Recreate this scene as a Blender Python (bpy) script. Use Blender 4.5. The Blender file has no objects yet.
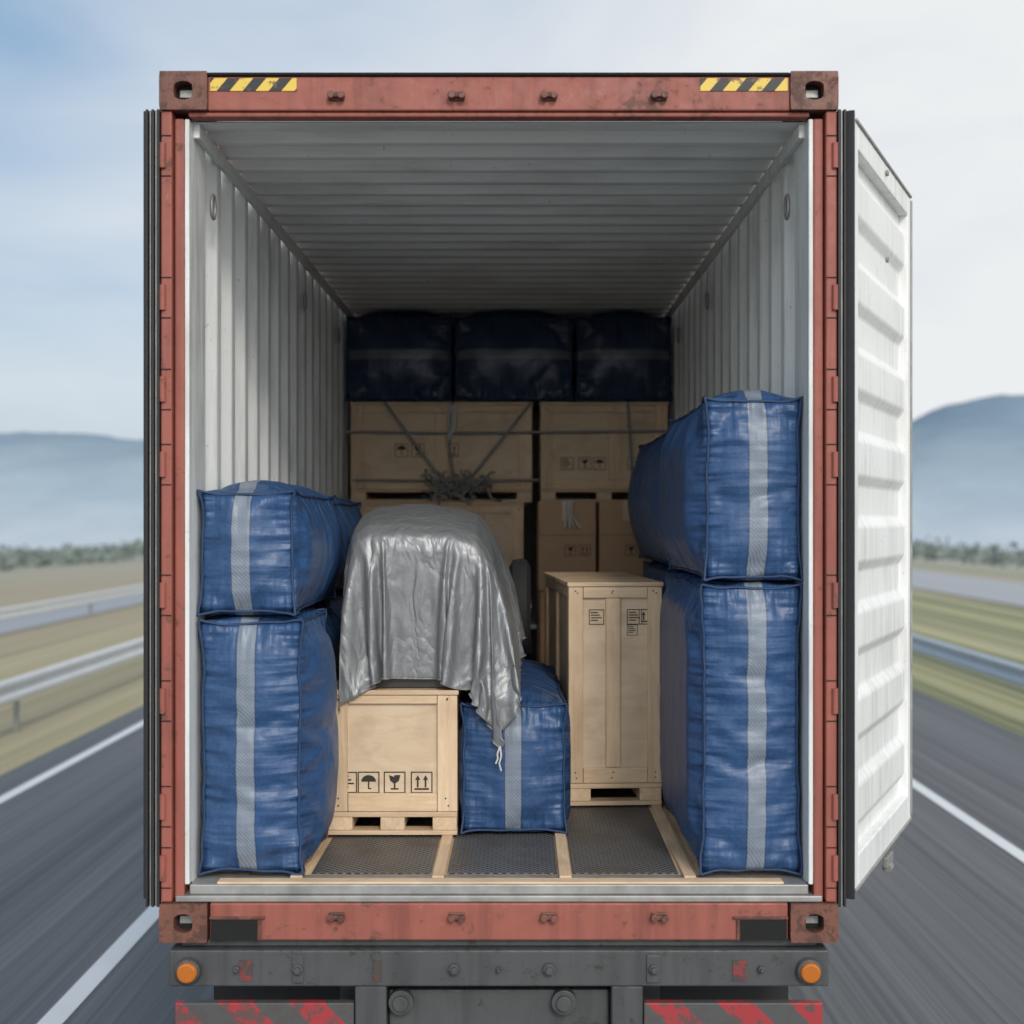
import bpy, math, random, time
from mathutils import Vector, Matrix, noise
T0=time.time()
R=random.Random(7)
scene=bpy.context.scene
scene.view_settings.view_transform='Standard'
scene.view_settings.look='None'
scene.view_settings.exposure=0
COL=scene.collection

# ---------------------------------------------------------------- helpers
def mk(name):
    m=bpy.data.materials.new(name); m.use_nodes=True
    nt=m.node_tree; b=nt.nodes['Principled BSDF']
    return m,nt,b
def nd(nt,t,ins=None,**pr):
    n=nt.nodes.new(t)
    for k,v in pr.items(): setattr(n,k,v)
    if ins:
        for k,v in ins.items():
            if isinstance(v,bpy.types.NodeSocket): nt.links.new(v,n.inputs[k])
            else: n.inputs[k].default_value=v
    return n
def ramp(nt,fac,stops):
    n=nt.nodes.new('ShaderNodeValToRGB'); nt.links.new(fac,n.inputs[0])
    e=n.color_ramp.elements
    while len(e)>1: e.remove(e[-1])
    e[0].position=stops[0][0]; c=stops[0][1]; e[0].color=c if len(c)==4 else (*c,1)
    for p,c in stops[1:]:
        x=e.new(p); x.color=c if len(c)==4 else (*c,1)
    return n.outputs[0]
def g(v): return (v,v,v,1)
def mixc(nt,fac,a,b,mode='MIX'):
    n=nt.nodes.new('ShaderNodeMix'); n.data_type='RGBA'; n.blend_type=mode
    for i,v in ((0,fac),(6,a),(7,b)):
        if isinstance(v,bpy.types.NodeSocket): nt.links.new(v,n.inputs[i])
        elif i==0: n.inputs[0].default_value=v
        else: n.inputs[i].default_value=v if len(v)==4 else (*v,1)
    return n.outputs[2]
def math_(nt,op,a,b=0.0,clamp=False):
    n=nt.nodes.new('ShaderNodeMath'); n.operation=op; n.use_clamp=clamp
    for i,v in ((0,a),(1,b)):
        if isinstance(v,bpy.types.NodeSocket): nt.links.new(v,n.inputs[i])
        else: n.inputs[i].default_value=v
    return n.outputs[0]
def coord(nt,kind='Object',scale=(1,1,1)):
    tc=nt.nodes.new('ShaderNodeTexCoord')
    if scale==(1,1,1): return tc.outputs[kind]
    mp=nd(nt,'ShaderNodeMapping',{'Vector':tc.outputs[kind],'Scale':scale})
    return mp.outputs[0]
def noi(nt,vec,scale,detail=3,rough=.55):
    return nd(nt,'ShaderNodeTexNoise',{'Vector':vec,'Scale':scale,'Detail':min(detail,3.5),'Roughness':rough}).outputs[0]
def ridge(nt,n,k=5.):
    return math_(nt,'MINIMUM',math_(nt,'MULTIPLY',math_(nt,'ABSOLUTE',math_(nt,'SUBTRACT',n,.5)),k),1.)
def bump(nt,b,h,strength,dist=.01,normal=None):
    n=nd(nt,'ShaderNodeBump',{'Height':h,'Strength':strength,'Distance':dist})
    if normal is not None: nt.links.new(normal,n.inputs['Normal'])
    if b is not None: nt.links.new(n.outputs[0],b.inputs['Normal'])
    return n.outputs[0]

class MB:
    def __init__(s): s.v=[];s.f=[];s.m=[]
    def box(s,x0,x1,y0,y1,z0,z1,m=0):
        i=len(s.v)
        s.v+=[(x0,y0,z0),(x1,y0,z0),(x1,y1,z0),(x0,y1,z0),(x0,y0,z1),(x1,y0,z1),(x1,y1,z1),(x0,y1,z1)]
        for q in ((0,3,2,1),(4,5,6,7),(0,1,5,4),(1,2,6,5),(2,3,7,6),(3,0,4,7)):
            s.f.append(tuple(i+k for k in q)); s.m.append(m)
    def poly(s,pts,m=0):
        i=len(s.v); s.v+=list(pts); s.f.append(tuple(range(i,i+len(pts)))); s.m.append(m)
    def cyl(s,c,r,h,axis='y',n=20,m=0,r2=None):
        if r2 is None: r2=r
        i=len(s.v)
        for k,(rr,o) in enumerate(((r,-h/2),(r2,h/2))):
            for j in range(n):
                a=2*math.pi*j/n; p=(rr*math.cos(a),rr*math.sin(a))
                if axis=='y': q=(c[0]+p[0],c[1]+o,c[2]+p[1])
                elif axis=='x': q=(c[0]+o,c[1]+p[0],c[2]+p[1])
                else: q=(c[0]+p[0],c[1]+p[1],c[2]+o)
                s.v.append(q)
        for j in range(n):
            s.f.append((i+j,i+(j+1)%n,i+n+(j+1)%n,i+n+j)); s.m.append(m)
        s.f.append(tuple(i+j for j in range(n))[::-1]); s.m.append(m)
        s.f.append(tuple(i+n+j for j in range(n))); s.m.append(m)
    def obj(s,name,mats,parent=None,bevel=0,loc=(0,0,0),rotz=0,smooth=False,seg=2):
        me=bpy.data.meshes.new(name); me.from_pydata(s.v,[],s.f)
        for m in mats: me.materials.append(m)
        for p,mi in zip(me.polygons,s.m): p.material_index=mi
        me.update()
        import bmesh
        bm=bmesh.new(); bm.from_mesh(me); bmesh.ops.recalc_face_normals(bm,faces=bm.faces); bm.to_mesh(me); bm.free()
        o=bpy.data.objects.new(name,me); COL.objects.link(o)
        o.location=loc; o.rotation_euler=(0,0,rotz)
        if parent: o.parent=parent
        if bevel:
            b=o.modifiers.new('bevel','BEVEL'); b.width=bevel; b.segments=seg; b.limit_method='ANGLE'; b.angle_limit=math.radians(40)
        if smooth: me.shade_smooth()
        return o
def empty(name,loc=(0,0,0),rotz=0):
    o=bpy.data.objects.new(name,None); COL.objects.link(o); o.location=loc; o.rotation_euler=(0,0,rotz); o.empty_display_size=.2
    return o
def tube(name,lines,r,mat,parent=None,cyclic=False,smooth=True):
    cu=bpy.data.curves.new(name,'CURVE'); cu.dimensions='3D'; cu.bevel_depth=r; cu.bevel_resolution=2
    for pts in lines:
        sp=cu.splines.new('POLY'); sp.points.add(len(pts)-1)
        for p,q in zip(sp.points,pts): p.co=(*q,1)
        sp.use_cyclic_u=cyclic
    cu.materials.append(mat)
    o=bpy.data.objects.new(name,cu); COL.objects.link(o)
    if parent: o.parent=parent
    return o

# ---------------------------------------------------------------- materials
def rust_paint(name,base,dark,light,wear=.5,lw=.63,la=.6):
    m,nt,b=mk(name); v=coord(nt)
    n1=noi(nt,v,3,4,.65); n2=noi(nt,v,22,5,.7)
    c=mixc(nt,n1,[x*1.15 for x in base],[x*.64 for x in base])
    st=noi(nt,coord(nt,'Object',(16,16,1.2)),1,3,.6)
    c=mixc(nt,ramp(nt,st,[(.46,g(0)),(.70,g(.6))]),c,[x*.48 for x in base])
    f=ramp(nt,math_(nt,'ADD',math_(nt,'MULTIPLY',n1,.45),math_(nt,'MULTIPLY',n2,.55)),[(wear,g(0)),(wear+.06,g(1))])
    c=mixc(nt,f,c,dark)
    f2=ramp(nt,noi(nt,v,35,4,.75),[(lw,g(0)),(lw+.08,g(la))])
    c=mixc(nt,f2,c,light)
    nt.links.new(c,b.inputs['Base Color'])
    nt.links.new(ramp(nt,n2,[(.3,g(.42)),(.7,g(.72))]),b.inputs['Roughness'])
    bump(nt,b,math_(nt,'ADD',math_(nt,'MULTIPLY',n2,.6),math_(nt,'MULTIPLY',f,-.5)),.35,.004)
    return m
M_red=rust_paint('rust_red_paint',(.355,.105,.075),(.15,.062,.043),(.42,.22,.165),.565,.65,.5)
M_cast=rust_paint('rusted_casting',(.20,.078,.052),(.09,.04,.028),(.28,.14,.10),.48)
M_chassis=rust_paint('worn_dark_steel',(.078,.081,.082),(.042,.038,.035),(.14,.135,.13),.56,.68,.35)
M_chassis_red=rust_paint('worn_red_marker',(.24,.045,.045),(.06,.05,.045),(.12,.10,.10),.44)

def painted_wall(name,base,grime=(.30,.29,.26),amt=.55,streak=(6,6,.7)):
    m,nt,b=mk(name); v=coord(nt); vs=coord(nt,'Object',streak)
    n1=noi(nt,v,1.2,4,.6); n2=noi(nt,vs,3,4,.65); n3=noi(nt,v,40,3,.7)
    f=ramp(nt,math_(nt,'MULTIPLY',n1,n2),[(.22,g(0)),(.5,g(amt))])
    c=mixc(nt,f,base,grime)
    f2=ramp(nt,n3,[(.66,g(0)),(.74,g(.55))])
    c=mixc(nt,f2,c,(.22,.15,.11))
    nt.links.new(c,b.inputs['Base Color']); b.inputs['Roughness'].default_value=.5
    return m
M_wall=painted_wall('interior_paint',(.74,.75,.73),amt=.75)
M_roof=painted_wall('ceiling_paint',(.76,.77,.75),streak=(.7,6,6))
M_door=painted_wall('door_white_paint',(.80,.81,.80),(.42,.42,.38),.65)

def simple(name,col,rough=.5,metal=0,nscale=20,var=.25,bs=.2):
    m,nt,b=mk(name); v=coord(nt); n=noi(nt,v,nscale,4,.65)
    c=mixc(nt,n,[x*(1-var) for x in col],[min(1,x*(1+var)) for x in col])
    nt.links.new(c,b.inputs['Base Color']); b.inputs['Roughness'].default_value=rough; b.inputs['Metallic'].default_value=metal
    if bs>0: bump(nt,b,n,bs,.004)
    return m
M_rubber=simple('black_rubber',(.018,.018,.019),.6)
M_tyre=simple('tyre_rubber',(.022,.022,.023),.8)
M_greym=simple('bare_grey_metal',(.34,.335,.32),.5,.45,9,.55)
M_dark=simple('dark_void',(.01,.01,.01),.9,bs=0)  # near-black colour; on sill pockets and casting holes it stands in for shade
M_ink=simple('black_ink',(.03,.026,.022),.7,0,60,.5,0)
M_strap=simple('grey_strap',(.26,.27,.27),.7)
M_rope=simple('pale_rope',(.55,.54,.51),.8,0,120)
M_seam=simple('blue_piping',(.018,.045,.11),.6,0,80)
M_galv=simple('galvanised_steel',(.62,.64,.66),.45,.3,2,.12,0)
M_post=simple('weathered_post_steel',(.25,.26,.24),.6,.2,4,.2,0)
M_eng=simple('machine_dark_metal',(.06,.055,.05),.4,.6)
m,nt,b=mk('amber_lens'); b.inputs['Base Color'].default_value=(.50,.15,.02,1); b.inputs['Roughness'].default_value=.2
bump(nt,b,nd(nt,'ShaderNodeTexWave',{'Vector':coord(nt),'Scale':60}).outputs[1],.4,.003); M_amber=m

def stripes(name,a,bc,scale,ang,wear=.6,wc=(.12,.07,.05)):
    m,nt,b=mk(name); tc=nt.nodes.new('ShaderNodeTexCoord')
    mp=nd(nt,'ShaderNodeMapping',{'Vector':tc.outputs['Object'],'Rotation':(0,ang,0)})
    sx=nd(nt,'ShaderNodeSeparateXYZ',{0:mp.outputs[0]})
    f=math_(nt,'GREATER_THAN',math_(nt,'FRACT',math_(nt,'MULTIPLY',sx.outputs[0],scale)),.5)
    c=mixc(nt,f,a,bc); n=noi(nt,coord(nt),16,5,.75)
    c=mixc(nt,ramp(nt,n,[(wear,g(0)),(wear+.06,g(.85))]),c,wc)
    nt.links.new(c,b.inputs['Base Color']); b.inputs['Roughness'].default_value=.5
    return m
M_haz=stripes('hazard_tape',(.75,.52,.08),(.02,.02,.02),14,math.radians(-40),.57)
M_redhaz=stripes('red_chevron_board',(.36,.035,.04),(.08,.08,.08),5.5,math.radians(45),.50,(.08,.07,.065))

def wood(name,scale,base=(.77,.57,.365),dark=(.61,.41,.24)):
    m,nt,b=mk(name); v=coord(nt,'Object',scale)
    gi=nt.nodes.new('ShaderNodeNewGeometry'); r=gi.outputs['Random Per Island']
    off=nd(nt,'ShaderNodeVectorMath',{0:v},operation='ADD')
    cb=nd(nt,'ShaderNodeCombineXYZ',{0:math_(nt,'MULTIPLY',r,31.),1:math_(nt,'MULTIPLY',r,17.),2:math_(nt,'MULTIPLY',r,53.)})
    nt.links.new(cb.outputs[0],off.inputs[1]); vv=off.outputs[0]
    n1=nd(nt,'ShaderNodeTexNoise',{'Vector':vv,'Scale':1.0,'Detail':4,'Roughness':.62,'Distortion':1.2}).outputs[0]
    n2=noi(nt,vv,7,3,.6)
    c=mixc(nt,ramp(nt,n1,[(.35,g(0)),(.66,g(1))]),base,dark)
    c=mixc(nt,math_(nt,'MULTIPLY',n2,.30),c,(.82,.68,.50))
    c=mixc(nt,ramp(nt,noi(nt,coord(nt),5,4,.6),[(.48,g(0)),(.75,g(.4))]),c,(.38,.26,.16))
    hs=nd(nt,'ShaderNodeHueSaturation',{'Color':c,'Value':math_(nt,'ADD',.84,math_(nt,'MULTIPLY',r,.26))})
    nt.links.new(hs.outputs[0],b.inputs['Base Color']); b.inputs['Roughness'].default_value=.65
    bump(nt,b,n2,.25,.004)
    return m
M_wh=wood('pine_grain_across',(2.2,22,26)); M_wv=wood('pine_grain_up',(26,22,2.2))
M_wd=wood('pine_grain_deep',(26,2.2,22)); M_ply=wood('plywood',(4,5,11),(.77,.60,.41),(.66,.48,.31))
M_card=simple('cardboard',(.43,.275,.165),.8,0,6,.12,0); M_tape=simple('parcel_tape',(.52,.39,.26),.3)

def bag_mat(name,base,stripe,rough=.4):
    m,nt,b=mk(name)
    at=nt.nodes.new('ShaderNodeAttribute'); at.attribute_name='sd'
    pk=nt.nodes.new('ShaderNodeAttribute'); pk.attribute_name='pk'
    d=math_(nt,'ABSOLUTE',at.outputs['Fac'])
    v=coord(nt)
    n1=noi(nt,v,5,4,.6); n2=noi(nt,v,70,3,.7)
    c=mixc(nt,n1,[x*.84 for x in base],[x*1.16 for x in base])
    c=mixc(nt,ramp(nt,n2,[(.44,g(0)),(.78,g(.35))]),c,[x*1.6+.015 for x in base])
    c=mixc(nt,ramp(nt,n2,[(.30,g(.4)),(.46,g(0))]),c,[x*.5 for x in base])
    ff=math_(nt,'LESS_THAN',d,.033)
    ws=nd(nt,'ShaderNodeTexWave',{'Vector':v,'Scale':45.,'Distortion':1.5},bands_direction='DIAGONAL').outputs[1]
    sc=mixc(nt,ws,[x*.72 for x in stripe],stripe)
    c=mixc(nt,ff,c,sc)
    ln=math_(nt,'MULTIPLY',math_(nt,'GREATER_THAN',d,.031),math_(nt,'LESS_THAN',d,.036))
    c=mixc(nt,math_(nt,'MULTIPLY',ln,.6),c,[x*.5 for x in base])
    nt.links.new(c,b.inputs['Base Color']); b.inputs['Roughness'].default_value=rough
    sw=nd(nt,'ShaderNodeSeparateXYZ',{0:pk.outputs['Vector']})
    tot=None
    for a in range(3):
        sc3=[3.,3.,3.]; sc3[a]=24.
        w_=nd(nt,'ShaderNodeTexNoise',{'Vector':nd(nt,'ShaderNodeMapping',{'Vector':v,'Scale':sc3}).outputs[0],'Scale':1.,'Detail':1.5,'Roughness':.5}).outputs[0]
        t=math_(nt,'MULTIPLY',w_,sw.outputs[a]); tot=t if tot is None else math_(nt,'ADD',tot,t)
    cr=nd(nt,'ShaderNodeTexNoise',{'Vector':v,'Scale':4.5,'Detail':2,'Roughness':.5,'Distortion':.6}).outputs[0]
    h=math_(nt,'ADD',math_(nt,'MULTIPLY',tot,1.25),math_(nt,'MULTIPLY',cr,.45))
    h=math_(nt,'ADD',h,math_(nt,'MULTIPLY',n2,.03))
    bump(nt,b,h,.9,.042)
    return m
M_bag=bag_mat('blue_bag_fabric',(.027,.074,.18),(.225,.265,.325))
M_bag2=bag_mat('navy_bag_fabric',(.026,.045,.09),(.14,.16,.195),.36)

m,nt,b=mk('silver_tarp_fabric'); v=coord(nt)
n1=noi(nt,v,6,4,.6)
c=mixc(nt,n1,(.17,.175,.18),(.28,.285,.29)); nt.links.new(c,b.inputs['Base Color'])
b.inputs['Metallic'].default_value=.3; b.inputs['Roughness'].default_value=.38
cr=nd(nt,'ShaderNodeTexNoise',{'Vector':nd(nt,'ShaderNodeMapping',{'Vector':v,'Scale':(1.3,1.3,.6)}).outputs[0],'Scale':7.,'Detail':2.5,'Roughness':.5,'Distortion':.7}).outputs[0]
bump(nt,b,math_(nt,'ADD',math_(nt,'MULTIPLY',ridge(nt,cr,4.),.8),math_(nt,'MULTIPLY',noi(nt,v,60,3,.6),.14)),.6,.013); M_tarp=m

m,nt,b=mk('mesh_floor_plate'); tc=nt.nodes.new('ShaderNodeTexCoord')
mp=nd(nt,'ShaderNodeMapping',{'Vector':tc.outputs['Object'],'Rotation':(0,0,math.radians(45))})
sx=nd(nt,'ShaderNodeSeparateXYZ',{0:mp.outputs[0]})
def tri(s):
    f=math_(nt,'FRACT',math_(nt,'MULTIPLY',s,44.)); return math_(nt,'ABSOLUTE',math_(nt,'SUBTRACT',f,.5))
ch=math_(nt,'MAXIMUM',tri(sx.outputs[0]),tri(sx.outputs[1]))
c=mixc(nt,ramp(nt,ch,[(.30,g(0)),(.42,g(1))]),(.035,.035,.037),(.24,.24,.235))
c=mixc(nt,ramp(nt,noi(nt,coord(nt),6,4,.7),[(.45,g(0)),(.7,g(.7))]),c,(.10,.08,.065))
nt.links.new(c,b.inputs['Base Color']); b.inputs['Roughness'].default_value=.5; b.inputs['Metallic'].default_value=.3
bump(nt,b,ch,.7,.006); M_mesh=m

# ---------------------------------------------------------------- ground / road / background
def zg(x): return -max(0.0,min(abs(x),600.)-10)*.07
def strip(name,xs,y0,y1,off,mat,ny=1):
    mb=MB()
    ys=[y0+(y1-y0)*k/ny for k in range(ny+1)]
    for a,bx in zip(xs[:-1],xs[1:]):
        for c_,d_ in zip(ys[:-1],ys[1:]):
            mb.poly([(a,c_,zg(a)+off),(bx,c_,zg(bx)+off),(bx,d_,zg(bx)+off),(a,d_,zg(a)+off)])
    return mb.obj(name,[mat])
m,nt,b=mk('dry_grass_field')
geo=nt.nodes.new('ShaderNodeNewGeometry'); P=geo.outputs['Position']
def sc(s): return nd(nt,'ShaderNodeMapping',{'Vector':P,'Scale':s}).outputs[0]
s1=noi(nt,sc((.8,.008,.5)),1,4,.65); s2=noi(nt,sc((6,.02,1)),1,3,.65); s3=noi(nt,sc((.03,.006,.01)),1,4,.6)
c=ramp(nt,s1,[(.36,(.075,.10,.04)),(.48,(.21,.215,.09)),(.56,(.38,.36,.17)),(.66,(.52,.45,.28))])
c=mixc(nt,.45,c,ramp(nt,s2,[(.40,(.06,.085,.035)),(.60,(.50,.45,.27))]))
c=mixc(nt,ramp(nt,s3,[(.44,g(0)),(.55,g(.75))]),c,(.40,.32,.22))
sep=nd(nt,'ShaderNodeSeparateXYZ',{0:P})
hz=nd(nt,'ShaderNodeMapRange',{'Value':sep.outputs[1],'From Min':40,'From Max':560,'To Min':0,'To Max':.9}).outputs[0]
c=mixc(nt,hz,c,(.40,.45,.475))  # distance haze painted into the grass colour, stronger further away
nt.links.new(c,b.inputs['Base Color']); b.inputs['Roughness'].default_value=.95; M_grass=m
xs=[-4000,-2000,-600,-200,-60,-10,10,60,200,600,2000,4000]
mb=MB()
ys=[-3000,-600,-100,0,100,300,700,1500,2600,6000]
for a,bx in zip(xs[:-1],xs[1:]):
    for c_,d_ in zip(ys[:-1],ys[1:]):
        mb.poly([(a,c_,zg(a)),(bx,c_,zg(bx)),(bx,d_,zg(bx)),(a,d_,zg(a))])
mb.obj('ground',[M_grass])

def asphalt(name,lo,hi):
    m,nt,b=mk(name); geo=nt.nodes.new('ShaderNodeNewGeometry'); P=geo.outputs['Position']
    def sc(s): return nd(nt,'ShaderNodeMapping',{'Vector':P,'Scale':s}).outputs[0]
    a1=noi(nt,sc((13,.03,1)),1,4,.7); a2=noi(nt,sc((1.5,.01,1)),1,3,.6); a3=noi(nt,sc((70,.25,1)),1,3,.7)
    f=math_(nt,'ADD',math_(nt,'ADD',math_(nt,'MULTIPLY',a1,.42),math_(nt,'MULTIPLY',a2,.33)),math_(nt,'MULTIPLY',a3,.25))
    c=ramp(nt,f,[(.39,lo),(.61,hi)])
    nt.links.new(c,b.inputs['Base Color']); b.inputs['Roughness'].default_value=.65
    return m
M_asph=asphalt('asphalt_motion',(.056,.060,.068),(.160,.164,.170))
M_asph2=asphalt('pale_asphalt',(.28,.29,.30),(.42,.43,.45))
strip('road',[-5.5,6.45],-300,900,.008,M_asph,4)
M_line=simple('road_paint',(.72,.73,.74),.7,0,1.5,.1,0)
mk_=MB()
for x0,x1 in ((-5.07,-4.94),(-2.55,-2.41),(4.1,4.23)):
    for k in range(6):
        y0=-300+k*200; mk_.poly([(x0,y0,.013),(x1,y0,.013),(x1,y0+200,.013),(x0,y0+200,.013)])
mk_.obj('road_marking',[M_line])
strip('road',[20,36],-300,1200,.03,M_asph2)
strip('road',[-17.5,-13.5],-300,1200,.02,M_asph2)

def rail(x,side,post_step=6,zb=0):
    e=empty('guardrail',(x,0,zg(x)+zb))
    prof=[(0,.44),(.045,.475),(.045,.52),(0,.565),(0,.625),(.045,.67),(.045,.715),(0,.75)]
    mb=MB(); L=[-60+k*4 for k in range(100)]
    for a,b_ in zip(L[:-1],L[1:]):
        for p,q in zip(prof[:-1],prof[1:]):
            mb.poly([(side*p[0],a,p[1]),(side*p[0],b_,p[1]),(side*q[0],b_,q[1]),(side*q[0],a,q[1])])
    o=mb.obj('beam',[M_galv],e); s_=o.modifiers.new('s','SOLIDIFY'); s_.thickness=.004
    mb=MB()
    for k in range(66):
        y=-59+k*post_step
        lo,hi=sorted((-side*.13,-side*.07)); mb.box(lo,hi,y-.03,y+.03,-.3,.70)
        lo,hi=sorted((-side*.069,-side*.003)); mb.box(lo,hi,y-.03,y+.03,.53,.66)
    mb.obj('posts',[M_post],e)
rail(-6.35,1,8); rail(7.0,-1,8); rail(-12.8,1,8)

# hills
m,nt,b=mk('hazy_hill_cover'); geo=nt.nodes.new('ShaderNodeNewGeometry'); P=geo.outputs['Position']
sep=nd(nt,'ShaderNodeSeparateXYZ',{0:P})
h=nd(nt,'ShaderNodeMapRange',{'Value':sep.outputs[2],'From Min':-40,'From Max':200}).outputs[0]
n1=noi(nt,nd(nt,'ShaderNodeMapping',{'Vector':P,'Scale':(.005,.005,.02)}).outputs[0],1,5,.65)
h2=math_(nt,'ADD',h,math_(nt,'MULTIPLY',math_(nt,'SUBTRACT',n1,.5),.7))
c=ramp(nt,h2,[(0,(.48,.53,.565)),(.4,(.34,.41,.46)),(1,(.215,.285,.345))])  # aerial haze painted into the hill colour, paler towards the foot
nt.links.new(c,b.inputs['Base Color']); b.inputs['Roughness'].default_value=1; b.inputs['Specular IOR Level'].default_value=0; M_hill=m
def prof(x):
    pts=[(-4000,120),(-2500,230),(-1600,185),(-1150,160),(-950,170),(-800,166),(-650,158),(-300,120),(100,60),(400,95),(600,125),(720,175),(800,205),(900,238),(1050,262),(1300,235),(1700,150),(2400,210),(4000,90)]
    for (a,ha),(c_,hc) in zip(pts[:-1],pts[1:]):
        if a<=x<=c_:
            t=(x-a)/(c_-a); t=t*t*(3-2*t) if abs(hc-ha)>60 else t
            return ha+(hc-ha)*t
    return 80
mb=MB(); nx,ny=260,34
V=[]
for j in range(ny+1):
    for i in range(nx+1):
        x=-3900+7800*i/nx; y=1750+1500*j/ny
        t=min(1,max(0,(y-1800)/850)); t=t*t*(3-2*t)
        n=noise.fractal(Vector((x*.004,y*.004,3.1)),1.0,2.0,5)
        n2=abs(noise.noise(Vector((x*.006,y*.003,8.1))))
        bk=1-min(1,max(0,(y-2700)/550))*.6
        V.append((x,y,-44+(prof(x)+44)*t*bk+ n*22*t -n2*60*t*(1-t)*2))
F=[(j*(nx+1)+i,j*(nx+1)+i+1,(j+1)*(nx+1)+i+1,(j+1)*(nx+1)+i) for j in range(ny) for i in range(nx)]
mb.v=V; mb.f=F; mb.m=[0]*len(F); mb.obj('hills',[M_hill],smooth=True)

# distant trees
m,nt,b=mk('distant_foliage'); gi=nt.nodes.new('ShaderNodeNewGeometry')
c=ramp(nt,gi.outputs['Random Per Island'],[(0,(.15,.185,.17)),(.6,(.19,.225,.20)),(1,(.23,.26,.23))])  # greens greyed so the colour itself carries distance haze
nt.links.new(c,b.inputs['Base Color']); b.inputs['Roughness'].default_value=.9; M_fol=m
M_bark=simple('bark',(.09,.07,.055),.9,bs=0)
mb=MB()
for k in range(1000):
    side=-1 if k%2 else 1
    y=R.uniform(190,560); x=side*y*R.uniform(.2,.6)
    if side>0 and x<38: x=40+R.random()*20
    z0=zg(x); H=R.uniform(1.6,3.6)*(1+ .35*math.sin(x*.11)); W=H*R.uniform(1.1,2.2)
    mb.cyl((x,y,z0+H*.2),.1,H*.4,'z',5,1,.06)
    for q in range(22):
        a=R.uniform(0,6.28); rr=W*math.sqrt(R.random())*.8; zz=z0+H*(.15+.85*R.random()*(1-.35*rr/W))
        c_=Vector((x+rr*math.cos(a),y+rr*math.sin(a),zz)); s_=R.uniform(.25,.55)
        u=Vector((R.gauss(0,1),R.gauss(0,1),R.gauss(0,1))).normalized(); w=u.orthogonal().normalized()*s_; u=u.cross(w)
        mb.poly([c_-w-u,c_+w-u*.6,c_+w*.7+u,c_-w*.8+u*.9])
o=mb.obj('distant_tree_line',[M_fol,M_bark])

# ---------------------------------------------------------------- shipping container
C=empty('shipping_container',(0,0,0))
ZF=1.437; ZC=4.2; L=12.1
def corr(length,p,d,start=0.0):
    pts=[]; s=start
    if start>0: pts.append((0,0))
    while s<length:
        for a,dd in ((0,0),(.24,0),(.40,d),(.84,d)): pts.append((s+a*p,dd))
        s+=p
    pts.append((s,0)); return pts
def sheet(name,pts,fn,mats,flip=False,th=.004):
    mb=MB(); v=[]
    for s,d in pts: v+=list(fn(s,d))
    mb.v=v; mb.f=[(2*i,2*i+1,2*i+3,2*i+2) for i in range(len(pts)-1)]; mb.m=[0]*len(mb.f)
    o=mb.obj(name,mats,C)
    b=o.modifiers.new('bev','BEVEL'); b.width=.008; b.segments=2; b.limit_method='ANGLE'; b.angle_limit=math.radians(15)
    s=o.modifiers.new('s','SOLIDIFY'); s.thickness=th; s.offset=0; o.data.shade_smooth()
    w=o.modifiers.new('wn','WEIGHTED_NORMAL')
    return o
pw=corr(L-.1,.278,.040,.14)
sheet('wall_panel_left',pw,lambda s,d:((-1.12-d,.06+s,ZF-.02),(-1.12-d,.06+s,ZC+.02)),[M_wall])
sheet('wall_panel_right',pw,lambda s,d:((1.12+d,.06+s,ZF-.02),(1.12+d,.06+s,ZC+.02)),[M_wall])
pr=corr(L-.1,.209,.052,.06)
sheet('roof_panel',pr,lambda s,d:((-1.12,.06+s,ZC+d),(1.12,.06+s,ZC+d)),[M_roof])
mb=MB(); mb.box(-1.16,1.16,L+.06,L+.10,ZF,ZC+.04); mb.obj('end_wall',[M_wall],C)
mb=MB()
for sx in (-1,1):
    a,b_=sorted((sx*1.095,sx*1.118)); mb.box(a,b_,.07,L,ZC-.055,ZC-.003)
mb.obj('inner_top_rail',[M_wall],C,.004)
mb=MB()
for sx in (-1,1):
    a,b_=sorted((sx*1.166,sx*1.218)); mb.box(a,b_,.16,L,ZC-.05,4.33); mb.box(a,b_,.16,L,1.235,1.40)
mb.obj('side_rails',[M_red],C,.005)
mb=MB()
mb.box(-1.048,1.048,-.012,.10,4.222,4.345)
mb.box(-1.048,1.048,-.022,.08,4.346,4.358,1)
mb.box(-1.12,1.12,.0,.06,4.203,4.221)
mb.box(-1.04,1.04,-.012,.14,1.238,1.372)
for sx in (-1,1):
    for (a,b2,y0,y1) in ((1.176,1.216,-.012,.14),(1.136,1.170,.006,.12)):
        lo,hi=sorted((sx*a,sx*b2)); mb.box(lo,hi,y0,y1,1.375,4.199 if a<1.15 else 4.222)
    lo,hi=sorted((sx*1.165,sx*1.18)); mb.box(lo,hi,.03,.1,1.376,4.198)
mb.obj('rear_frame',[M_red,M_dark],C,.006)
mb=MB()
for sx in (-1,1):
    lo,hi=sorted((sx*1.119,sx*1.1355)); mb.box(lo,hi,.012,.07,1.433,4.199)
mb.obj('post_inner_lining',[M_wall],C,.003)
mb=MB(); mb.box(-1.165,1.165,-.006,.15,1.374,1.396,0); mb.box(-1.118,1.118,.012,.15,1.397,1.432,0); mb.obj('threshold_plate',[M_greym],C,.004)
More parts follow.
